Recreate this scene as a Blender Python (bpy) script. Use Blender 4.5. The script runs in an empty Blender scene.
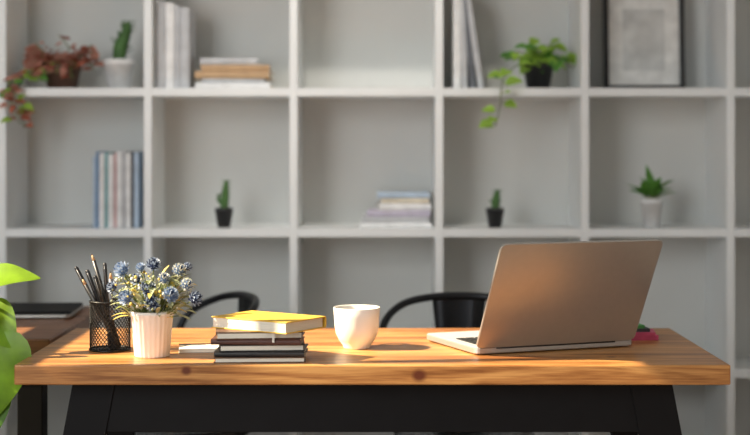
import bpy, bmesh, math, random
from mathutils import Vector, Matrix, Euler
random.seed(7)
S = bpy.context.scene
V = Vector

# ------------------------------------------------------------ materials
def M(name, col, rough=.5, metal=0, var=.12, scale=25, bump=0, transl=0, stretch=(1,1,1), spec=.5):
    m = bpy.data.materials.new(name); m.use_nodes = True
    nt = m.node_tree; N = nt.nodes; L = nt.links
    b = N['Principled BSDF']; out = N['Material Output']
    tc = N.new('ShaderNodeTexCoord'); mp = N.new('ShaderNodeMapping'); mp.inputs['Scale'].default_value = stretch
    no = N.new('ShaderNodeTexNoise'); no.inputs['Scale'].default_value = scale; no.inputs['Detail'].default_value = 4
    r = N.new('ShaderNodeValToRGB')
    c = V(col)
    r.color_ramp.elements[0].position = .3; r.color_ramp.elements[1].position = .7
    r.color_ramp.elements[0].color = (*(c*(1-var)), 1)
    r.color_ramp.elements[1].color = (*[min(1, x*(1+var)) for x in c], 1)
    L.new(tc.outputs['Object'], mp.inputs['Vector']); L.new(mp.outputs[0], no.inputs['Vector'])
    L.new(no.outputs['Fac'], r.inputs['Fac']); L.new(r.outputs['Color'], b.inputs['Base Color'])
    b.inputs['Roughness'].default_value = rough; b.inputs['Metallic'].default_value = metal
    b.inputs['Specular IOR Level'].default_value = spec
    if bump:
        bu = N.new('ShaderNodeBump'); bu.inputs['Strength'].default_value = bump; bu.inputs['Distance'].default_value = .002
        L.new(no.outputs['Fac'], bu.inputs['Height']); L.new(bu.outputs[0], b.inputs['Normal'])
    if transl:
        t = N.new('ShaderNodeBsdfTranslucent'); mx = N.new('ShaderNodeMixShader'); mx.inputs[0].default_value = transl
        L.new(r.outputs['Color'], t.inputs['Color']); L.new(b.outputs[0], mx.inputs[1]); L.new(t.outputs[0], mx.inputs[2])
        L.new(mx.outputs[0], out.inputs['Surface'])
    return m

def wood(name, dark, mid, light, rough=.38, knots=(), planks=0.16):
    m = bpy.data.materials.new(name); m.use_nodes = True
    nt = m.node_tree; N = nt.nodes; L = nt.links; b = N['Principled BSDF']
    tc = N.new('ShaderNodeTexCoord')
    mp = N.new('ShaderNodeMapping'); mp.inputs['Scale'].default_value = (1.2, 16, 16)
    n1 = N.new('ShaderNodeTexNoise'); n1.inputs['Scale'].default_value = 2.2; n1.inputs['Detail'].default_value = 6; n1.inputs['Distortion'].default_value = .8
    mp2 = N.new('ShaderNodeMapping'); mp2.inputs['Scale'].default_value = (6, 160, 160)
    n2 = N.new('ShaderNodeTexNoise'); n2.inputs['Scale'].default_value = 2.0; n2.inputs['Detail'].default_value = 3
    L.new(tc.outputs['Object'], mp.inputs[0]); L.new(mp.outputs[0], n1.inputs['Vector'])
    L.new(tc.outputs['Object'], mp2.inputs[0]); L.new(mp2.outputs[0], n2.inputs['Vector'])
    mix = N.new('ShaderNodeMath'); mix.operation = 'MULTIPLY_ADD'; mix.inputs[1].default_value = .34
    L.new(n2.outputs['Fac'], mix.inputs[0]); 
    s = N.new('ShaderNodeMath'); s.operation = 'MULTIPLY'; s.inputs[1].default_value = .71
    L.new(n1.outputs['Fac'], s.inputs[0]); L.new(s.outputs[0], mix.inputs[2])
    r = N.new('ShaderNodeValToRGB'); e = r.color_ramp.elements
    e[0].position = .41; e[0].color = (*dark, 1); e[1].position = .63; e[1].color = (*light, 1)
    k = e.new(.51); k.color = (*mid, 1)
    L.new(mix.outputs[0], r.inputs['Fac'])
    col = r.outputs['Color']
    for (kx, ky, kz, rad) in knots:
        d = N.new('ShaderNodeVectorMath'); d.operation = 'SUBTRACT'; d.inputs[1].default_value = (kx, ky, kz)
        L.new(tc.outputs['Object'], d.inputs[0])
        sc = N.new('ShaderNodeVectorMath'); sc.operation = 'MULTIPLY'; sc.inputs[1].default_value = (.8, .9, .95)
        L.new(d.outputs[0], sc.inputs[0])
        ln = N.new('ShaderNodeVectorMath'); ln.operation = 'LENGTH'; L.new(sc.outputs[0], ln.inputs[0])
        kr = N.new('ShaderNodeMapRange'); kr.inputs['From Min'].default_value = rad*.5; kr.inputs['From Max'].default_value = rad*1.1
        kr.inputs['To Min'].default_value = .95; kr.inputs['To Max'].default_value = 0
        L.new(ln.outputs['Value'], kr.inputs['Value'])
        mx = N.new('ShaderNodeMix'); mx.data_type = 'RGBA'
        L.new(kr.outputs[0], mx.inputs[0]); L.new(col, mx.inputs[6]); mx.inputs[7].default_value = (.12, .025, .008, 1)
        col = mx.outputs[2]
    L.new(col, b.inputs['Base Color']); b.inputs['Roughness'].default_value = rough
    bu = N.new('ShaderNodeBump'); bu.inputs['Strength'].default_value = .15; bu.inputs['Distance'].default_value = .001
    L.new(n2.outputs['Fac'], bu.inputs['Height']); L.new(bu.outputs[0], b.inputs['Normal'])
    return m

# ------------------------------------------------------------ mesh builder
class B:
    def __init__(s, name):
        s.name = name; s.v = []; s.f = []; s.mi = []; s.sm = []; s.mats = []; s.T = Matrix()
    def m(s, mat):
        if mat not in s.mats: s.mats.append(mat)
        return s.mats.index(mat)
    def add(s, vs, fs, mat, smooth=True, T=None):
        T = s.T @ (T or Matrix()); o = len(s.v); k = s.m(mat)
        s.v += [tuple(T @ V(p)) for p in vs]
        for f in fs:
            s.f.append([i+o for i in f]); s.mi.append(k); s.sm.append(smooth)
    def box(s, c, d, mat, bevel=0, T=None, seg=2):
        bm = bmesh.new(); bmesh.ops.create_cube(bm, size=1)
        for v in bm.verts: v.co = V((v.co.x*d[0], v.co.y*d[1], v.co.z*d[2]))
        if bevel: bmesh.ops.bevel(bm, geom=list(bm.edges), offset=bevel, segments=seg, affect='EDGES', profile=.5)
        bm.verts.index_update()
        vs = [v.co + V(c) for v in bm.verts]; fs = [[v.index for v in f.verts] for f in bm.faces]; bm.free()
        s.add(vs, fs, mat, False, T)
    def rbox(s, c, d, r, mat, T=None, seg=5, be=0):   # rounded in plan
        x, y, z = d[0]/2, d[1]/2, d[2]/2; ring = []
        for q, (sx, sy) in enumerate(((1,1),(-1,1),(-1,-1),(1,-1))):
            for i in range(seg+1):
                a = math.pi/2*(q + i/seg); ring.append((sx*(x-r)+r*math.cos(a), sy*(y-r)+r*math.sin(a)))
        n = len(ring); vs = []; lv = [(-z, be), (-z+be, 0), (z-be, 0), (z, be)] if be else [(-z, 0), (z, 0)]
        for zz, ins in lv:
            for px, py in ring:
                vs.append(V((c[0]+px*(1-ins/x), c[1]+py*(1-ins/y), c[2]+zz)))
        fs = [list(range(n))[::-1], list(range(n*(len(lv)-1), n*len(lv)))]
        for k in range(len(lv)-1):
            for i in range(n): fs.append([k*n+i, k*n+(i+1) % n, (k+1)*n+(i+1) % n, (k+1)*n+i])
        s.add(vs, fs, mat, False, T)
    def lathe(s, prof, mat, seg=32, T=None, smooth=True, ribs=0, amp=0):
        vs = []; fs = []; rings = []
        for r, z in prof:
            if r < 1e-6: rings.append([len(vs)]); vs.append((0, 0, z))
            else:
                rr = []
                for i in range(seg):
                    a = 2*math.pi*i/seg; q = r*(1+amp*math.cos(ribs*a)) if ribs else r
                    rr.append(len(vs)); vs.append((q*math.cos(a), q*math.sin(a), z))
                rings.append(rr)
        for a, b in zip(rings, rings[1:]):
            for i in range(seg):
                j = (i+1) % seg
                if len(a) == 1 and len(b) == 1: continue
                if len(a) == 1: fs.append([a[0], b[j], b[i]])
                elif len(b) == 1: fs.append([a[i], a[j], b[0]])
                else: fs.append([a[i], a[j], b[j], b[i]])
        s.add(vs, fs, mat, smooth, T)
    def ell(s, c, r, mat, seg=14, T=None, rot=None):
        if not hasattr(r, '__len__'): r = (r, r, r)
        n = seg//2; pr = [(math.sin(math.pi*i/n), -math.cos(math.pi*i/n)) for i in range(n+1)]
        pr[0] = (0, -1); pr[-1] = (0, 1)
        X = Matrix.Translation(V(c)) @ (rot or Matrix()) @ Matrix.Diagonal((r[0], r[1], r[2], 1))
        s.lathe(pr, mat, seg, (T or Matrix()) @ X)
    def tube(s, pts, rad, mat, seg=8, T=None, smooth=0, cap=True):
        P = [V(p) for p in pts]
        if not hasattr(rad, '__len__'): rad = [rad]*len(P)
        R = list(rad)
        if smooth:
            Q = []; R2 = []
            for i in range(len(P)-1):
                a = P[max(i-1, 0)]; b = P[i]; c = P[i+1]; d = P[min(i+2, len(P)-1)]
                for k in range(smooth):
                    t = k/smooth
                    Q.append(.5*((2*b)+(c-a)*t+(2*a-5*b+4*c-d)*t*t+(3*b-a-3*c+d)*t**3)); R2.append(R[i]*(1-t)+R[i+1]*t)
            Q.append(P[-1]); R2.append(R[-1]); P = Q; R = R2
        vs = []; fs = []; t0 = (P[1]-P[0]).normalized()
        n = t0.orthogonal().normalized()
        for i, p in enumerate(P):
            t = (P[min(i+1, len(P)-1)]-P[max(i-1, 0)]).normalized()
            n = (n - t*n.dot(t)).normalized(); bn = t.cross(n)
            for k in range(seg):
                a = 2*math.pi*k/seg; vs.append(p + (n*math.cos(a)+bn*math.sin(a))*R[i])
        for i in range(len(P)-1):
            for k in range(seg):
                j = (k+1) % seg; fs.append([i*seg+k, i*seg+j, (i+1)*seg+j, (i+1)*seg+k])
        if cap: fs.append(list(range(seg))[::-1]); fs.append([(len(P)-1)*seg+k for k in range(seg)])
        s.add(vs, fs, mat, True, T)
        return P
    def leaf(s, base, d, n, L, W, mat, bend=.5, fold=.2, p=.7, nu=8, wave=0, T=None):
        d = V(d).normalized(); n = V(n); sd = d.cross(n)
        if sd.length < 1e-3: sd = d.orthogonal()
        sd.normalize(); n = sd.cross(d).normalized()
        pos = V(base); vs = []; fs = []; js = (-1, -.55, 0, .55, 1)
        for i in range(nu+1):
            t = i/nu; a = bend*t; dd = d*math.cos(a)-n*math.sin(a); nn = n*math.cos(a)+d*math.sin(a)
            w = max(W/2*math.sin(math.pi*min(1, max(0, t))**p)**.85 if 0 < t < 1 else 0, W*.012)
            for j in js:
                vs.append(pos + sd*w*j + nn*(fold*w*abs(j) + wave*W*math.sin(t*9+j*2)*abs(j)))
            pos = pos + dd*L/nu
        for i in range(nu):
            for k in range(4): fs.append([i*5+k, i*5+k+1, (i+1)*5+k+1, (i+1)*5+k])
        s.add(vs, fs, mat, True, T)
    def book(s, c, L, D, H, cover, pages, T=None, ct=.0022, rounded=True):
        X = (T or Matrix()) @ Matrix.Translation(V(c))
        s.box((0, 0, ct/2), (L, D, ct), cover, .0006, X, 1)
        s.box((0, 0, H-ct/2), (L, D, ct), cover, .0006, X, 1)
        s.box((0, .002, H/2), (L-.008, D-.008, H-2*ct), pages, 0, X)
        vs = []; fs = []; n = 6
        for sx in (-L/2, L/2):
            for i in range(n+1):
                a = -math.pi/2+math.pi*i/n; vs.append((sx, -D/2-.004*math.cos(a), H/2+H/2*math.sin(a)))
            for i in range(n+1):
                a = math.pi/2-math.pi*i/n; vs.append((sx, -D/2+.002-.003*math.cos(a), H/2+(H/2-.001)*math.sin(a)))
        q = 2*(n+1)
        for i in range(q): fs.append([i, (i+1) % q, q+(i+1) % q, q+i])
        fs.append(list(range(q))[::-1]); fs.append(list(range(q, 2*q)))
        s.add(vs, fs, cover, False, X)
    def done(s, loc=(0, 0, 0), rz=0, bevel=0, parent=None):
        me = bpy.data.meshes.new(s.name); me.from_pydata(s.v, [], s.f); me.update()
        for mt in s.mats: me.materials.append(mt)
        me.polygons.foreach_set('material_index', s.mi); me.polygons.foreach_set('use_smooth', s.sm); me.update()
        bm = bmesh.new(); bm.from_mesh(me)
        bmesh.ops.recalc_face_normals(bm, faces=list(bm.faces)); bm.to_mesh(me); bm.free()
        o = bpy.data.objects.new(s.name, me); S.collection.objects.link(o)
        o.location = loc; o.rotation_euler = (0, 0, rz)
        if parent: o.parent = parent
        return o
def RX(a): return Matrix.Rotation(a, 4, 'X')
def RY(a): return Matrix.Rotation(a, 4, 'Y')
def RZ(a): return Matrix.Rotation(a, 4, 'Z')
def TR(*p): return Matrix.Translation(V(p))

# ------------------------------------------------------------ palette
m_wall = M('plaster_white', (.72, .70, .66), .85, var=.04, scale=3, bump=.05)
m_back = M('shelf_back_paint', (.68, .685, .66), .8, var=.03, scale=3)
m_shelf = M('shelf_white_lacquer', (.86, .88, .88), .45, var=.03, scale=4)
m_ceil = M('ceiling_paint', (.8, .8, .78), .9, var=.02, scale=3)
m_desk = wood('oak_desk_wood', (.25, .090, .022), (.44, .19, .055), (.63, .32, .105), .34,
              knots=((.098, 0.0, .728, .014), (-.39, 0.0, .738, .010), (-.02, .45, .75, .012), (.52, .12, .75, .01)))
m_side = wood('walnut_table_wood', (.14, .06, .025), (.24, .10, .045), (.32, .15, .07), .4)
m_floor = wood('floor_wood', (.09, .065, .045), (.13, .09, .065), (.18, .13, .09), .5)
m_steel = M('black_steel', (.005, .005, .006), .6, 0, spec=.2)
m_chair = M('dark_metal_chair', (.022, .024, .028), .35, .6)
m_alu = M('laptop_aluminium', (.47, .45, .425), .40, .7, var=.02, scale=60)
m_alu2 = M('laptop_deck_aluminium', (.75, .75, .76), .4, .5, var=.02)
m_key = M('key_black', (.02, .02, .02), .5)
m_screen = M('screen_glass', (.01, .01, .012), .12)
m_cer = M('white_ceramic', (.88, .85, .79), .3, var=.02)
m_pot = M('white_pot_ceramic', (.86, .82, .76), .55, var=.03)
m_page = M('paper_pages', (.80, .75, .64), .8, var=.12, scale=30, stretch=(.3, .3, 40))
m_pagev = M('paper_pages_upright', (.70, .68, .64), .8, var=.12, scale=30, stretch=(40, .3, .3))
m_yel = M('yellow_cover', (.80, .50, .06), .55, var=.04)
m_brown = M('brown_leather_cover', (.13, .065, .035), .5, bump=.2)
m_blackc = M('black_cover', (.022, .02, .02), .45)
m_redc = M('dark_brown_cover', (.09, .035, .025), .5)
m_soil = M('soil', (.03, .02, .014), .95, bump=.6, scale=80)

# ------------------------------------------------------------ room
CH = 3.9
def simple(name, c, d, mat):
    b = B(name); b.box((0, 0, 0), d, mat); return b.done(c)
simple('floor', (.25, 2.0, -.05), (4.7, 6.0, .1), m_floor)
simple('ceiling', (.25, 2.0, CH+.05), (4.7, 6.0, .1), m_ceil)
simple('wall_back', (.25, 4.97, CH/2), (4.7, .1, CH), m_wall)
simple('wall_right', (2.55, 1.97, CH/2), (.1, 5.9, CH), m_wall)
b = B('wall_left')
WX = -2.05; z0, z1 = .85, 2.90
wins = [(-.75, 1.05), (1.45, 3.68)]  # unseen openings; first added for the shelf fill lamp, second sized for sun on desk
cuts = [-1.0] + [q for w_ in wins for q in w_] + [4.92]
for i in range(0, len(cuts), 2): b.box((WX, (cuts[i]+cuts[i+1])/2, CH/2), (.1, cuts[i+1]-cuts[i], CH), m_wall)
for y0, y1 in wins:
    b.box((WX, (y0+y1)/2, z0/2), (.1, y1-y0, z0), m_wall)
    b.box((WX, (y0+y1)/2, (z1+CH)/2), (.1, y1-y0, CH-z1), m_wall)
b.done()
fr = m_shelf
for n_, (y0, y1) in enumerate(wins):
    b = B('window_%d' % (n_+1))
    muls = [y0+.02, y1-.02, (y0+y1)/2-.1]
    if n_ == 1: muls = [y0+.02, y1-.02, 2.20, 2.95]  # last mullion added to cast a shadow stripe across the desk
    for yy in muls: b.box((WX, yy, (z0+z1)/2), (.05, .035, z1-z0), fr, .003)
    for zz in (z0+.02, z1-.02): b.box((WX, (y0+y1)/2, zz), (.06, y1-y0, .04), fr, .003)
    b.box((WX, (y0+y1)/2, 1.76), (.06, y1-y0, .08), fr, .003)  # unseen transom, height set so its shadow falls at the desk's left end
    b.done()
simple('baseboard_right', (2.49, 1.97, .05), (.02, 5.9, .1), m_shelf)

# ------------------------------------------------------------ shelf
shelf_e = bpy.data.objects.new('bookshelf', None); S.collection.objects.link(shelf_e)
xs = [-.253+.4525*k for k in range(-3, 6)]
zs = [.07, .504, .9415, 1.379, 1.8165, 2.254]
yf, yb = 4.60, 4.90; th = .025
for i, x in enumerate(xs):
    b = B('upright_%d' % (i+1)); b.box((0, 0, 1.1375-.0), (th, yb-yf, 2.275), m_shelf, .0015, seg=1); b.done((x, (yf+yb)/2, 0), parent=shelf_e)
n = 0
for z in zs:
    for i in range(len(xs)-1):
        n += 1; b = B('board_%d' % n)
        b.box((0, 0, 0), (xs[1]-xs[0]-th, yb-yf-.002, th), m_shelf); b.done(((xs[i]+xs[i+1])/2, (yf+yb)/2+.001, z), parent=shelf_e)
b = B('back_panel'); b.box((0, 0, 0), (xs[-1]-xs[0]+th, .012, 2.275), m_back); b.done(((xs[0]+xs[-1])/2, yb+.006, 1.1375), parent=shelf_e)
ZA, ZB = 1.379+th/2, .9415+th/2

# ------------------------------------------------------------ desk
b = B('wooden_desk')
b.box((0, .3195, .729), (1.503, .639, .042), m_desk, .003)
bl = m_steel
b.box((0, .085, .652), (1.26, .035, .112), bl, .002)
b.box((0, .555, .652), (1.26, .035, .112), bl, .002)
for sx in (-1, 1):
    b.box((sx*.605, .32, .668), (.05, .50, .08), bl, .002)
    for yy in (.085, .555):
        top = V((sx*.595, yy, .708)); bot = V((sx*.73, yy, 0))
        w = .045
        vs = []
        for p in (bot, top):
            for ax, ay in ((-1,-1),(1,-1),(1,1),(-1,1)): vs.append((p.x+ax*w, p.y+ay*.022, p.z))
        b.add(vs, [[0,3,2,1],[4,5,6,7],[0,1,5,4],[1,2,6,5],[2,3,7,6],[3,0,4,7]], bl, False)
    b.box((sx*.705, .32, .12), (.04, .46, .04), bl, .002)
b.done((-.0055, 3.107, 0))
DT = .75

# side table on left
b = B('side_table')
b.box((0, 0, .73), (.74, .74, .04), m_side, .004)
for sx in (-1, 1):
    for sy in (-1, 1): b.box((sx*.32, sy*.33, .355), (.06, .06, .71), m_steel, .002)
for sy in (-1, 1): b.box((0, sy*.33, .675), (.58, .03, .07), m_steel, .002)
for sx in (-1, 1): b.box((sx*.32, 0, .675), (.03, .60, .07), m_steel, .002)
b.done((-1.145, 3.90, 0))
b = B('closed_notebook_computer')
b.rbox((0, 0, .008), (.34, .24, .010), .015, m_alu, be=.002)
b.rbox((0, 0, .0165), (.34, .24, .007), .015, m_steel, be=.002)
for sx in (-1, 1):
    for sy in (-1, 1): b.lathe([(0, 0), (.008, 0), (.008, .003), (0, .003)], m_key, 12, TR(sx*.14, sy*.09, 0))
b.done((-.985, 4.05, DT), .05)

# ------------------------------------------------------------ chairs
def chair(loc, rz):
    b = B('metal_chair'); mt = m_chair
    b.rbox((0, 0, .445), (.37, .36, .018), .06, mt, be=.005)
    b.rbox((0, 0, .425), (.34, .33, .03), .05, mt)
    for sx in (-1, 1):
        for sy in (-1, 1):
            b.tube([(sx*.145, sy*.14, .435), (sx*.17, sy*.165, .3), (sx*.205, sy*.205, .0)], [.019, .016, .012], mt, 8)
        b.tube([(sx*.185, -.185, .16), (sx*.185, .185, .16)], .007, mt, 6)
    hp = [(-.165, .13, .44), (-.20, .10, .58), (-.215, .085, .68), (-.205, .12, .735), (-.155, .18, .772), (-.08, .213, .787), (0, .222, .79),
          (.08, .213, .787), (.155, .18, .772), (.205, .12, .735), (.215, .085, .68), (.20, .10, .58), (.165, .13, .44)]
    b.tube(hp, .0105, mt, 10, smooth=5)
    vs = []; fs = []; n = 8
    for th_ in (0, .004):
        for i in range(n+1):
            t = i/n; z = .435+.352*t; y = .165+.055*t**1.2+.012*math.sin(math.pi*t); w = .075-.012*math.sin(math.pi*t)
            for j in (-1, -.5, 0, .5, 1): vs.append((j*w, y-th_+.012*(1-j*j), z))
    q = (n+1)*5
    for o in (0, q):
        for i in range(n):
            for k in range(4): fs.append([o+i*5+k, o+i*5+k+1, o+(i+1)*5+k+1, o+(i+1)*5+k])
    for i in range(n):
        for k in (0, 4): fs.append([i*5+k, (i+1)*5+k, q+(i+1)*5+k, q+i*5+k])
    b.add(vs, fs, mt, True)
    return b.done(loc, rz)
chair((.235, 3.94, 0), 0)
chair((-.555, 4.06, 0), math.radians(-66))

# ------------------------------------------------------------ laptop
b = B('laptop')
W, D = .40, .278; LD = .268
b.rbox((W/2, D/2, .010), (W, D, .014), .014, m_alu, be=.002)
b.rbox((W/2, D/2, .0172), (W-.002, D-.002, .0006), .014, m_alu2)
b.box((W/2, .095, .0180), (W-.05, .115, .0012), m_key)
for r in range(6):
    for c in range(15):
        b.box((.032+c*.0240, .046+r*.0195, .0193), (.0195, .0155, .0016), m_key, .0004, seg=1)
b.rbox((W/2, .215, .0178), (.115, .075, .0006), .006, m_alu)
for sx in (.03, W-.03):
    for sy in (.03, D-.03): b.lathe([(0, 0), (.008, 0), (.008, .0035), (0, .0035)], m_key, 12, TR(sx, sy, 0))
b.tube([(.05, .004, .017), (W-.05, .004, .017)], .006, m_key, 10)
T = TR(0, .002, .015) @ RX(math.radians(28))
L2 = T @ RX(math.radians(90))
b.rbox((W/2, LD/2+.002, 0), (W, LD, .006), .013, m_alu, L2, be=.0015)
b.rbox((W/2, LD/2+.002, -.0036), (W-.006, LD-.006, .0008), .010, m_screen, L2)
b.box((W/2, LD/2+.004, -.0042), (W-.03, LD-.04, .0004), m_key, 0, L2)
b.done((.2205, 3.243, DT), math.radians(21.7))

# ------------------------------------------------------------ cup
b = B('coffee_cup')
pr = [(0, .0), (.029, 0), (.031, .003), (.032, .008), (.040, .018), (.0475, .034), (.0505, .052), (.0515, .072), (.053, .092), (.052, .0935),
      (.0505, .092), (.049, .072), (.048, .052), (.044, .034), (.034, .02), (.02, .013), (0, .012)]
b.lathe(pr, m_cer, 48)
b.tube([(.047, 0, .074), (.066, 0, .076), (.075, 0, .058), (.066, 0, .038), (.045, 0, .032)], .0045, m_cer, 10, smooth=5)
b.lathe([(0, .070), (.0486, .070)], M('coffee', (.05, .02, .01), .1), 32)
b.done((-.0415, 3.37, DT), math.radians(75))

# ------------------------------------------------------------ desk books
b = B('notebook_stack')
def fb(z, L, Dp, H, cover, rot, dx=0, dy=0, flip=False):
    b.book((0, 0, 0), L, Dp, H, cover, m_page, TR(dx, dy, z) @ RZ(rot + (math.pi if flip else 0)))
fb(0, .195, .135, .012, m_brown, .02, 0, 0, True)
fb(.012, .192, .13, .012, m_blackc, -.05, .003, .002)
fb(.024, .182, .13, .014, m_blackc, .04, .003, .002, True)
fb(.038, .190, .13, .012, m_redc, -.06, -.004, 0)
fb(.050, .185, .13, .015, m_brown, .07, -.004, 0, True)
fb(.065, .205, .14, .025, m_yel, -.62, .016, .012, True)
rb = M('ribbon_white', (.75, .72, .65), .6)
b.box((.03, -.0745, .055), (.005, .0012, .022), rb)
b.done((-.247, 3.203, DT), .03)

b = B('memo_notepad')
b.box((0, 0, .005), (.11, .085, .008), m_page, .0006)
b.box((0, 0, .0005), (.112, .087, .001), M('grey_board', (.35, .33, .3), .7))
b.box((0, .036, .0095), (.112, .014, .001), m_redc)
b.done((-.385, 3.335, DT), .12)

b = B('sticky_note_pads')
pk = M('pink_paper', (.70, .10, .22), .6); gn = M('green_paper', (.10, .38, .10), .6); dk = M('dark_paper', (.05, .05, .06), .6)
b.box((0, 0, .006), (.075, .075, .012), pk, .0005, RZ(.1))
b.box((0, 0, .0155), (.074, .074, .007), pk, .0005, RZ(-.1))
b.box((-.006, 0, .023), (.05, .06, .008), dk, .0005, RZ(.1))
b.box((-.012, 0, .031), (.035, .05, .008), gn, .0005, RZ(.2))
b.done((.63, 3.54, DT))

# ------------------------------------------------------------ pencil holder
b = B('mesh_pencil_holder')
wm = M('black_wire', (.012, .012, .012), .4, .5)
R, H = .045, .112; NH = 34
for dirn in (-1, 1):
    for i in range(NH):
        a0 = 2*math.pi*i/NH
        b.tube([(R*math.cos(a0+dirn*t*1.9), R*math.sin(a0+dirn*t*1.9), .002+t*(H-.004)) for t in [k/9 for k in range(10)]], .00085, wm, 4, cap=False)
for z in (.0025, H-.002): b.tube([(R*math.cos(a), R*math.sin(a), z) for a in [2*math.pi*i/32 for i in range(33)]], .0026, wm, 8)
b.lathe([(0, .0005), (R, .0005), (R, .0025), (0, .0025)], wm, 32)
pb = M('pencil_black', (.02, .02, .022), .35); pw = M('pencil_raw_wood', (.6, .38, .2), .7); pgy = M('pen_grey', (.2, .2, .21), .35)
def pencil(tip, bot, r, mat, kind=0):
    t = V(tip); o = V(bot); d = (t-o).normalized()
    if kind == 0:
        b.tube([o, t-d*.018], r, mat, 6); b.tube([t-d*.018, t-d*.005], [r, r*.35], pw, 6); b.tube([t-d*.005, t], [r*.35, .0003], pb, 6)
    else:
        b.tube([o, t-d*.006, t-d*.002, t], [r, r, r*.8, r*.4], mat, 10); b.tube([t-d*.008+V((0, -r-.001, 0)), t-d*.05+V((0, -r-.001, 0))], .0012, pgy, 6)
pencil((-.041, -.005, .219), (.02, .01, .004), .0045, pb, 0)
pencil((-.078, .0, .188), (.022, -.01, .004), .0048, pb, 1)
pencil((-.055, .012, .180), (.015, -.01, .004), .005, pb, 1)
pencil((-.014, .01, .196), (.0, .0, .004), .0045, pb, 1)
pencil((.005, -.02, .18), (.0, .02, .004), .0045, pgy, 0)
pencil((-.062, -.014, .165), (.02, .012, .004), .0045, pb, 0)
pencil((-.03, -.024, .17), (.01, .015, .004), .005, pb, 1)
b.done((-.597, 3.34, DT))

# ------------------------------------------------------------ flower pot
b = B('potted_artificial_flowers')
b.lathe([(0, 0), (.036, 0), (.038, .003), (.0455, .090), (.048, .092), (.048, .099), (.0455, .100), (.0435, .093), (.040, .08), (0, .08)], m_pot, 96, ribs=24, amp=.014)
b.lathe([(0, .084), (.043, .084)], m_soil, 24)
blues = [M('petal_pale_blue', (.42, .50, .62), .6, transl=.2), M('petal_slate_blue', (.16, .24, .40), .6, transl=.15), M('petal_ivory', (.76, .75, .66), .6, transl=.2)]
navy = M('flower_heart_navy', (.02, .035, .09), .6)
grn = M('olive_leaf', (.22, .26, .06), .6, transl=.25); grn2 = M('sage_leaf', (.40, .44, .26), .6, transl=.25); yl = M('yellow_filler', (.78, .60, .14), .6, transl=.2); stem = M('stem_green', (.16, .20, .06), .6)
def thistle(c, d, r, base, tipm):
    c = V(c); d = V(d).normalized(); X = Matrix.Translation(c) @ d.to_track_quat('Z', 'Y').to_matrix().to_4x4()
    b.ell((0, 0, 0), (r*.68, r*.68, r*.68), base, 12, X)
    b.ell((0, 0, r*.40), (r*.40, r*.40, r*.34), navy, 10, X)
    n = 54; ga = 2.39996
    for i in range(n):
        cz = .86-1.5*i/n; sn = math.sqrt(max(0, 1-cz*cz)); a = i*ga
        rad = V((sn*math.cos(a), sn*math.sin(a), cz))
        up = (V((0, 0, 1))-rad*cz).normalized()
        dd = rad*.55+up*.85
        b.leaf(rad*r*.58, dd, rad, r*.62, r*.34, tipm if (i % 3) else base, bend=-.5, fold=.3, p=.8, nu=4, T=X)
k = 3.235/1482
fl = [(122,270,.0185),(153,265,.016),(178,271,.016),(150,287,.018),(129,296,.0175),(137,279,.013),(188,284,.015),(197,297,.0165),(173,293,.018),(155,301,.017),(165,278,.014),(115,286,.013),(140,268,.011),(186,268,.011)]
for i, (px, py, r) in enumerate(fl):
    x = (px-152)*k; z = .455-(py-148)*k; y = -.045 + (.07*((300-py)/40)) + random.uniform(-.015, .015)
    dv = V((x*4, -.25+y, .12+z*.6))
    pal = [(blues[1], blues[0]), (navy, blues[0]), (blues[1], blues[2]), (navy, blues[0])][i % 4]
    thistle((x, y, z), dv, r*1.02, *pal)
    b.tube([(x*.25, y*.3, .085), (x*.6, y*.6, .085+(z-.085)*.55), (x, y, z-.004)], .0014, stem, 5, smooth=3)
for i in range(150):
    a = random.uniform(0, 2*math.pi); rr = random.uniform(.3, 1)
    x = rr*.092*math.cos(a)+.006; y = rr*.06*math.sin(a)-.008; z = random.uniform(.095, .18)
    d = V((x*8, y*8-.1, random.uniform(-.1, 1)))
    b.leaf((x*.75, y*.75, z-.01), d, V((-x, -y, .15)), random.uniform(.022, .040), random.uniform(.009, .015), random.choice([grn, grn2, grn2, grn2, yl]), bend=.7, fold=.3, nu=5)
    if i % 3 == 0: b.tube([(x*.2, y*.2, .085), (x*.75, y*.75, z-.01)], .0011, stem, 5)
for i in range(130):
    a = random.uniform(0, 2*math.pi); rr = random.uniform(.4, 1)
    x = rr*.10*math.cos(a)+.004; y = rr*.06*math.sin(a)-.01; z = random.uniform(.11, .20-.03*rr)
    b.ell((x, y, z), random.uniform(.0022, .0045), random.choice([yl, blues[2], blues[2], grn2]), 6)
    if i % 3 == 0: b.tube([(x*.3, y*.3, .09), (x, y, z)], .0008, stem, 4)
b.done((-.487, 3.238, DT))

# ------------------------------------------------------------ big leafy plant at left
b = B('potted_pothos')
tp = M('terracotta_pot', (.42, .18, .09), .8)
lf = M('pothos_leaf', (.22, .40, .02), .4, var=.35, scale=14, transl=.4); lf2 = M('pothos_leaf_dark', (.10, .24, .02), .4, var=.3, scale=14, transl=.3)
b.lathe([(0, 0), (.10, 0), (.105, .01), (.135, .26), (.15, .262), (.15, .30), (.135, .30), (.13, .27), (0, .265)], tp, 40)
b.lathe([(0, .272), (.131, .272)], m_soil, 24)
b.tube([(0, 0, .26), (0, .005, .9)], .018, M('moss_pole', (.12, .08, .04), .9, bump=.8), 10)
def pl(base, d, n, L_, W_, mt, bend=.6):
    b.tube([(0, 0, base[2]-.12), ((base[0])*.6, base[1]*.6, base[2]-.02), base], .0035, stem, 6, smooth=4)
    b.leaf(base, d, n, L_, W_, mt, bend=bend, fold=.22, p=.62, nu=12, wave=.02)
pl((.045, -.02, .675+.235), (1, -.15, .18), (0, -.7, 1), .140, .080, lf, .35)
pl((.055, -.04, .86), (.5, -.3, -.5), (.2, -1, .3), .13, .10, lf, .4)
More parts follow.
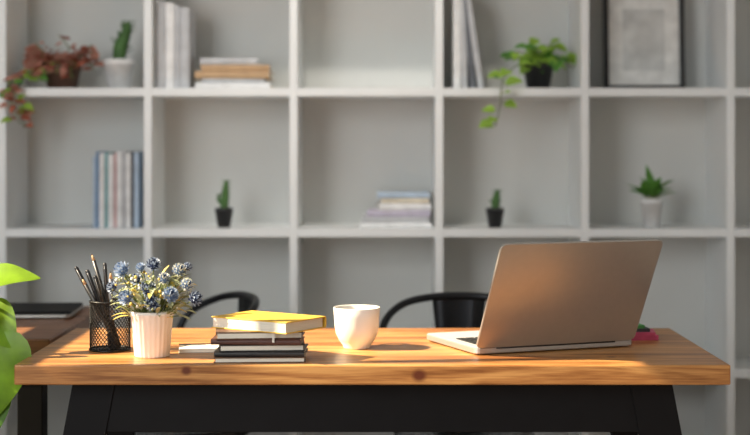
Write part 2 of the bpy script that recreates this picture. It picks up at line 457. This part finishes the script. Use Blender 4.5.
pl((.092, -.06, .815), (.02, -.1, -1), (.05, -1, .15), .20, .165, lf, .2)
pl((.03, -.08, .92), (.35, -.4, -.6), (.1, -1, .3), .13, .10, lf2, .4)
pl((.06, -.03, .70), (.1, -.3, -.8), (.1, -1, .3), .15, .12, lf2, .4)
for i in range(16):
    a = random.uniform(math.pi*.75, math.pi*1.65); z = random.uniform(.45, .98)
    d = V((math.cos(a), math.sin(a), -.2))
    pl((d.x*.08, d.y*.08, z), (d.x, d.y, random.uniform(-.8, .2)), (0, 0, 1), random.uniform(.12, .16), random.uniform(.09, .13), random.choice([lf, lf2]))
b.done((-.925, 3.31, 0))

# ------------------------------------------------------------ shelf items
def upright(name, x0, z, specs, ydep=.16, yfront=4.66):
    b = B(name); x = 0
    for (t, h, mat, lean) in specs:
        X = TR(x+t/2, 0, 0) @ RY(lean)
        Q = X @ TR(0, ydep/2, h/2) @ Matrix(((0, 0, 1, 0), (0, 1, 0, 0), (-1, 0, 0, 0), (0, 0, 0, 1))) 
        b.book((0, 0, -t/2), h, ydep, t*.96, mat, m_pagev, Q)
        x += t
    return b.done((x0, yfront, z))
cw = M('spine_white', (.80, .80, .80), .6); cg = M('spine_grey', (.50, .51, .53), .6); cb = M('spine_blue', (.20, .32, .50), .6)
cdb = M('spine_dark', (.12, .13, .15), .6); ctan = M('spine_tan', (.48, .31, .17), .6); ccr = M('spine_cream', (.70, .63, .50), .6); clb = M('spine_light_blue', (.46, .57, .70), .6)
cteal = M('spine_teal', (.20, .42, .45), .6); cpink = M('spine_pink', (.62, .42, .42), .6); clil = M('spine_lilac', (.50, .46, .56), .6)
sc = 4.68/1482
upright('standing_magazines', (157-375)*sc, ZA, [(.030, .275, cg, 0), (.028, .27, cw, 0), (.018, .262, cg, 0), (.030, .255, cg, 0)])
upright('standing_books', (94-375)*sc, ZB, [(.010, .225, clb, 0), (.010, .24, cb, 0), (.018, .235, cw, 0), (.010, .238, cteal, 0), (.018, .232, cw, 0), (.010, .236, cpink, 0), (.016, .24, cw, 0), (.012, .24, cg, 0), (.016, .235, cw, 0), (.010, .24, cdb, 0), (.015, .238, clb, 0)])
b = B('leaning_magazines')
P90 = Matrix(((0, 0, 1, 0), (0, 1, 0, 0), (-1, 0, 0, 0), (0, 0, 0, 1)))
for (xo, t, h, mt, ln) in ((0, .026, .33, cw, 0), (.027, .020, .30, cg, -.02), (.054, .020, .30, cdb, -.10), (.078, .022, .30, cg, -.15)):
    Q = TR(xo, 0, 0) @ RY(ln) @ TR(0, .08, h/2) @ P90
    b.book((0, 0, 0), h, .16, t*.93, mt, m_pagev, Q)
lz = min(v[2] for v in b.v); b.v = [(v[0], v[1], v[2]-lz) for v in b.v]
b.done(((453-375)*sc, 4.665, ZA))

def pile(name, xc, z, specs, y=4.755):
    b = B(name); zz = 0
    for (L_, D_, H_, mat, dx, rot) in specs:
        b.book((0, 0, 0), L_, D_, H_, mat, m_page, TR(dx, 0, zz) @ RZ(rot)); zz += H_
    return b.done((xc, y, z))
pile('horizontal_book_stack', (233-375)*sc, ZA, [(.235, .17, .018, cw, .0, 0), (.20, .16, .014, cg, 0, .03), (.235, .165, .024, ctan, .0, -.03), (.215, .16, .020, ctan, .006, .02), (.18, .15, .022, cg, -.02, .08)])
pile('horizontal_book_stack', (396-375)*sc, ZB, [(.225, .17, .016, cw, 0, 0), (.21, .17, .018, cg, -.003, .02), (.20, .165, .020, clil, .012, -.05), (.165, .16, .022, cw, .025, .05), (.15, .155, .017, ccr, .03, -.03), (.165, .16, .016, clb, .022, .02)])

b = B('framed_print')
W_, H_, f = .262, .34, .016
fm = M('frame_black', (.015, .015, .015), .35); mm = M('mat_board', (.80, .79, .76), .7); pm = M('print_grey', (.60, .60, .58), .7, var=.2, scale=12)
X = RX(-.06)
b.box((0, .006, H_/2), (W_-.01, .008, H_-.01), mm, 0, X)
for sx in (-1, 1): b.box((sx*(W_/2-f/2), 0, H_/2), (f, .022, H_), fm, .002, X)
for zz in (f/2, H_-f/2): b.box((0, 0, zz), (W_-2*f+.001, .022, f), fm, .002, X)
b.box((0, .0015, H_/2-.005), (.135, .002, .20), pm, 0, X)
lz = min(v[2] for v in b.v); b.v = [(v[0], v[1], v[2]-lz) for v in b.v]
b.done((.872, 4.80, ZA))

gcac = M('cactus_green', (.06, .15, .035), .6, var=.3); gleaf = M('leaf_green', (.12, .32, .05), .5, var=.35, transl=.25)
gyel = M('leaf_yellow_green', (.32, .52, .07), .5, var=.35, transl=.3); red = M('leaf_rust', (.34, .10, .06), .6, var=.5, transl=.2); redb = M('leaf_brown_pink', (.50, .23, .17), .6, var=.4, transl=.2)
bpot = M('black_plastic_pot', (.02, .02, .022), .5)
def pot(b, r0, r1, h, mat):
    b.lathe([(0, 0), (r0, 0), (r1*.97, h*.8), (r1, h*.8), (r1, h), (r1*.9, h), (r1*.88, h*.85), (0, h*.85)], mat, 28)
    b.lathe([(0, h*.88), (r1*.9, h*.88)], m_soil, 20)
def cactus(b, pts, rad):
    P = b.tube(pts, rad, gcac, 10, smooth=4)
    for p in P:
        for i in range(6):
            a = i*1.047+p.z*60; q = rad[0]*1.0
            b.tube([p, p+V((math.cos(a)*q*1.5, math.sin(a)*q*1.5, q*.3))], [.0014, .0004], gcac, 4)
b = B('potted_succulent'); pot(b, .036, .05, .095, cw)
cactus(b, [(0, 0, .075), (.003, 0, .13), (.018, 0, .17), (.03, 0, .215)], [.018, .022, .018, .006])
for i in range(10):
    a = i*.9; z = .10+i*.009
    b.leaf((.005+i*.0015, 0, z), (math.cos(a), math.sin(a)*.6, .9), (-math.cos(a), -math.sin(a), .4), .055, .018, gcac, .3, .3)
b.done(((117-375)*sc, 4.72, ZA))
for (px, h, arm) in ((224, .085, 1), (495, .055, 0)):
    b = B('potted_cactus'); pot(b, .020, .029, .062, bpot)
    cactus(b, [(0, 0, .05), (.004, 0, .062+h*.5), (.008, 0, .062+h)] , [.013, .013, .005])
    if arm: cactus(b, [(0, 0, .07), (-.016, 0, .085), (-.016, 0, .105)], [.006, .006, .003])
    else:
        for i in range(5): b.leaf((0, 0, .06), (math.cos(i*1.3), math.sin(i*1.3), 1.4), (-math.cos(i*1.3), -math.sin(i*1.3), .4), .04, .012, gcac, .2, .3)
    b.done(((px-375)*sc, 4.68, ZB))
b = B('potted_leafy_plant'); pot(b, .026, .034, .092, cw)
for i in range(15):
    a = i*2.4; t = i/15; el = .35+.9*(1-t) if i % 2 else .9-.5*t
    d = V((math.cos(a)*math.cos(el), math.sin(a)*math.cos(el)*.7, math.sin(el)))
    b.tube([(0, 0, .08), d*.03+V((0, 0, .085))], .002, stem, 5)
    b.leaf(d*.02+V((0, 0, .085)), d, V((-d.x, -d.y, .6)), random.uniform(.065, .085), .042, gleaf, .5, .25)
b.leaf((0, 0, .09), (-.1, 0, 1), (.6, -1, 0), .11, .04, gleaf, .2, .25)
b.done(((651.5-375)*sc, 4.68, ZB))

def trailing(b, path, n, mats, L_, W_, jitter=.012, rad=.0018):
    P = b.tube(path, rad, stem, 5, smooth=6)
    for i in range(n):
        p = P[int((i+.5)/n*(len(P)-1))]; a = random.uniform(0, 6.28)
        off = V((math.cos(a), -abs(math.sin(a))*.6, random.uniform(-.3, .6))).normalized()
        q = p+off*jitter
        b.tube([p, q], .0009, stem, 4)
        b.leaf(q, off+V((0, 0, random.uniform(-.5, .2))), V((0, -.7, .8)), L_*random.uniform(.7, 1.2), W_*random.uniform(.7, 1.2), random.choice(mats), .6, .2, .62, 6)
b = B('trailing_pothos'); pot(b, .036, .05, .088, bpot)
for e in [(-.08, -.02, .12), (.09, -.02, .10), (.05, 0, .14), (-.04, .01, .14), (0, -.03, .13), (.11, 0, .07), (-.085, -.04, .09), (.07, -.04, .085)]:
    trailing(b, [(0, 0, .07), (e[0]*.5, e[1]*.5, max(.1, e[2]*.95)), e], 6, [gleaf, gyel, gyel], .046, .038)
trailing(b, [(-.02, -.02, .08), (-.08, -.07, .07), (-.125, -.14, .02), (-.135, -.155, -.06), (-.15, -.155, -.12)], 13, [gleaf, gyel, gyel], .05, .042)
b.done(((540-375)*sc, 4.73, ZA))
b = B('trailing_rust_plant'); pot(b, .045, .06, .075, M('brown_pot', (.12, .06, .04), .7))
for i in range(26):
    a = random.uniform(0, 6.28); e = V((max(-.16, min(.105, math.cos(a)*random.uniform(.05, .17))), math.sin(a)*.06-.01, random.uniform(.03, .15)))
    trailing(b, [(0, 0, .06), (e.x*.5, e.y*.5, .10), tuple(e)], 10, [red, redb, redb], .034, .024, .01)
for q in range(3):
    o_ = q*.012
    trailing(b, [(-.03, -.02, .07), (-.08, -.08, .05), (-.105-o_, -.145, .0), (-.10-o_, -.155, -.05), (-.085-o_, -.155, -.125+o_)], 16, [red, redb, redb, gyel], .036, .026)
trailing(b, [(0, -.02, .07), (-.03, -.08, .05), (-.125, -.14, .02), (-.135, -.15, -.02)], 10, [redb, gleaf], .03, .022)
trailing(b, [(0, -.0, .07), (.02, .0, .13), (-.01, -.01, .175)], 9, [red, redb], .028, .016)
b.done(((59-375)*sc, 4.73, ZA))

# ------------------------------------------------------------ lights
sd = V((-1, -.10, .80)).normalized()
su = bpy.data.lights.new('sun', 'SUN'); su.energy = 17; su.angle = .008; su.color = (1, .83, .60)
o = bpy.data.objects.new('sun', su); S.collection.objects.link(o); o.rotation_euler = sd.to_track_quat('Z', 'Y').to_euler(); o.location = (-4, 2, 4)
w = bpy.data.worlds.new('world'); S.world = w; w.use_nodes = True
bg = w.node_tree.nodes['Background']; bg.inputs[0].default_value = (.90, .96, 1, 1); bg.inputs[1].default_value = .26
def area(name, loc, tgt, size, energy, col):
    l = bpy.data.lights.new(name, 'AREA'); l.shape = 'RECTANGLE'; l.size, l.size_y = size; l.energy = energy; l.color = col
    o = bpy.data.objects.new(name, l); S.collection.objects.link(o); o.location = loc
    o.rotation_euler = (V(loc)-V(tgt)).to_track_quat('Z', 'Y').to_euler(); return o
area('window_skylight', (-2.15, .15, 1.9), (-.3, 4.7, 1.2), (1.7, 2.0), 95, (.95, .98, 1))  # added fill lamp outside the front opening, brightens the shelf
b = B('ceiling_spotlight')  # invented fixture, housing for the spot aimed at the shelf
b.lathe([(0, 0), (.03, 0), (.045, -.02), (.05, -.12), (.046, -.12), (.04, -.02), (0, -.015)], m_steel, 24)
so = b.done((-.3, 2.9, CH))
sp = bpy.data.lights.new('spot_lamp', 'SPOT'); sp.energy = 190; sp.spot_size = math.radians(30); sp.spot_blend = 1; sp.shadow_soft_size = .10; sp.color = (1, .95, .86)  # added spot, gives the shelf centre a brighter patch
o = bpy.data.objects.new('spot_lamp', sp); S.collection.objects.link(o); o.location = (-.3, 2.9, CH-.14)
o.rotation_euler = (V((-.3, 2.9, CH-.14))-V((-.15, 4.9, 1.36))).to_track_quat('Z', 'Y').to_euler()

# ------------------------------------------------------------ camera
cam = bpy.data.cameras.new('camera'); co = bpy.data.objects.new('camera', cam); S.collection.objects.link(co)
co.location = (0, 0, 1.205); co.rotation_euler = (math.pi/2, 0, 0)
cam.sensor_width = 36; cam.lens = 1482/750*36; cam.shift_y = -69.5/750
cam.dof.use_dof = True; cam.dof.focus_distance = 3.25; cam.dof.aperture_fstop = 2.0
S.camera = co
S.view_settings.view_transform = 'Standard'
S.view_settings.look = 'None'
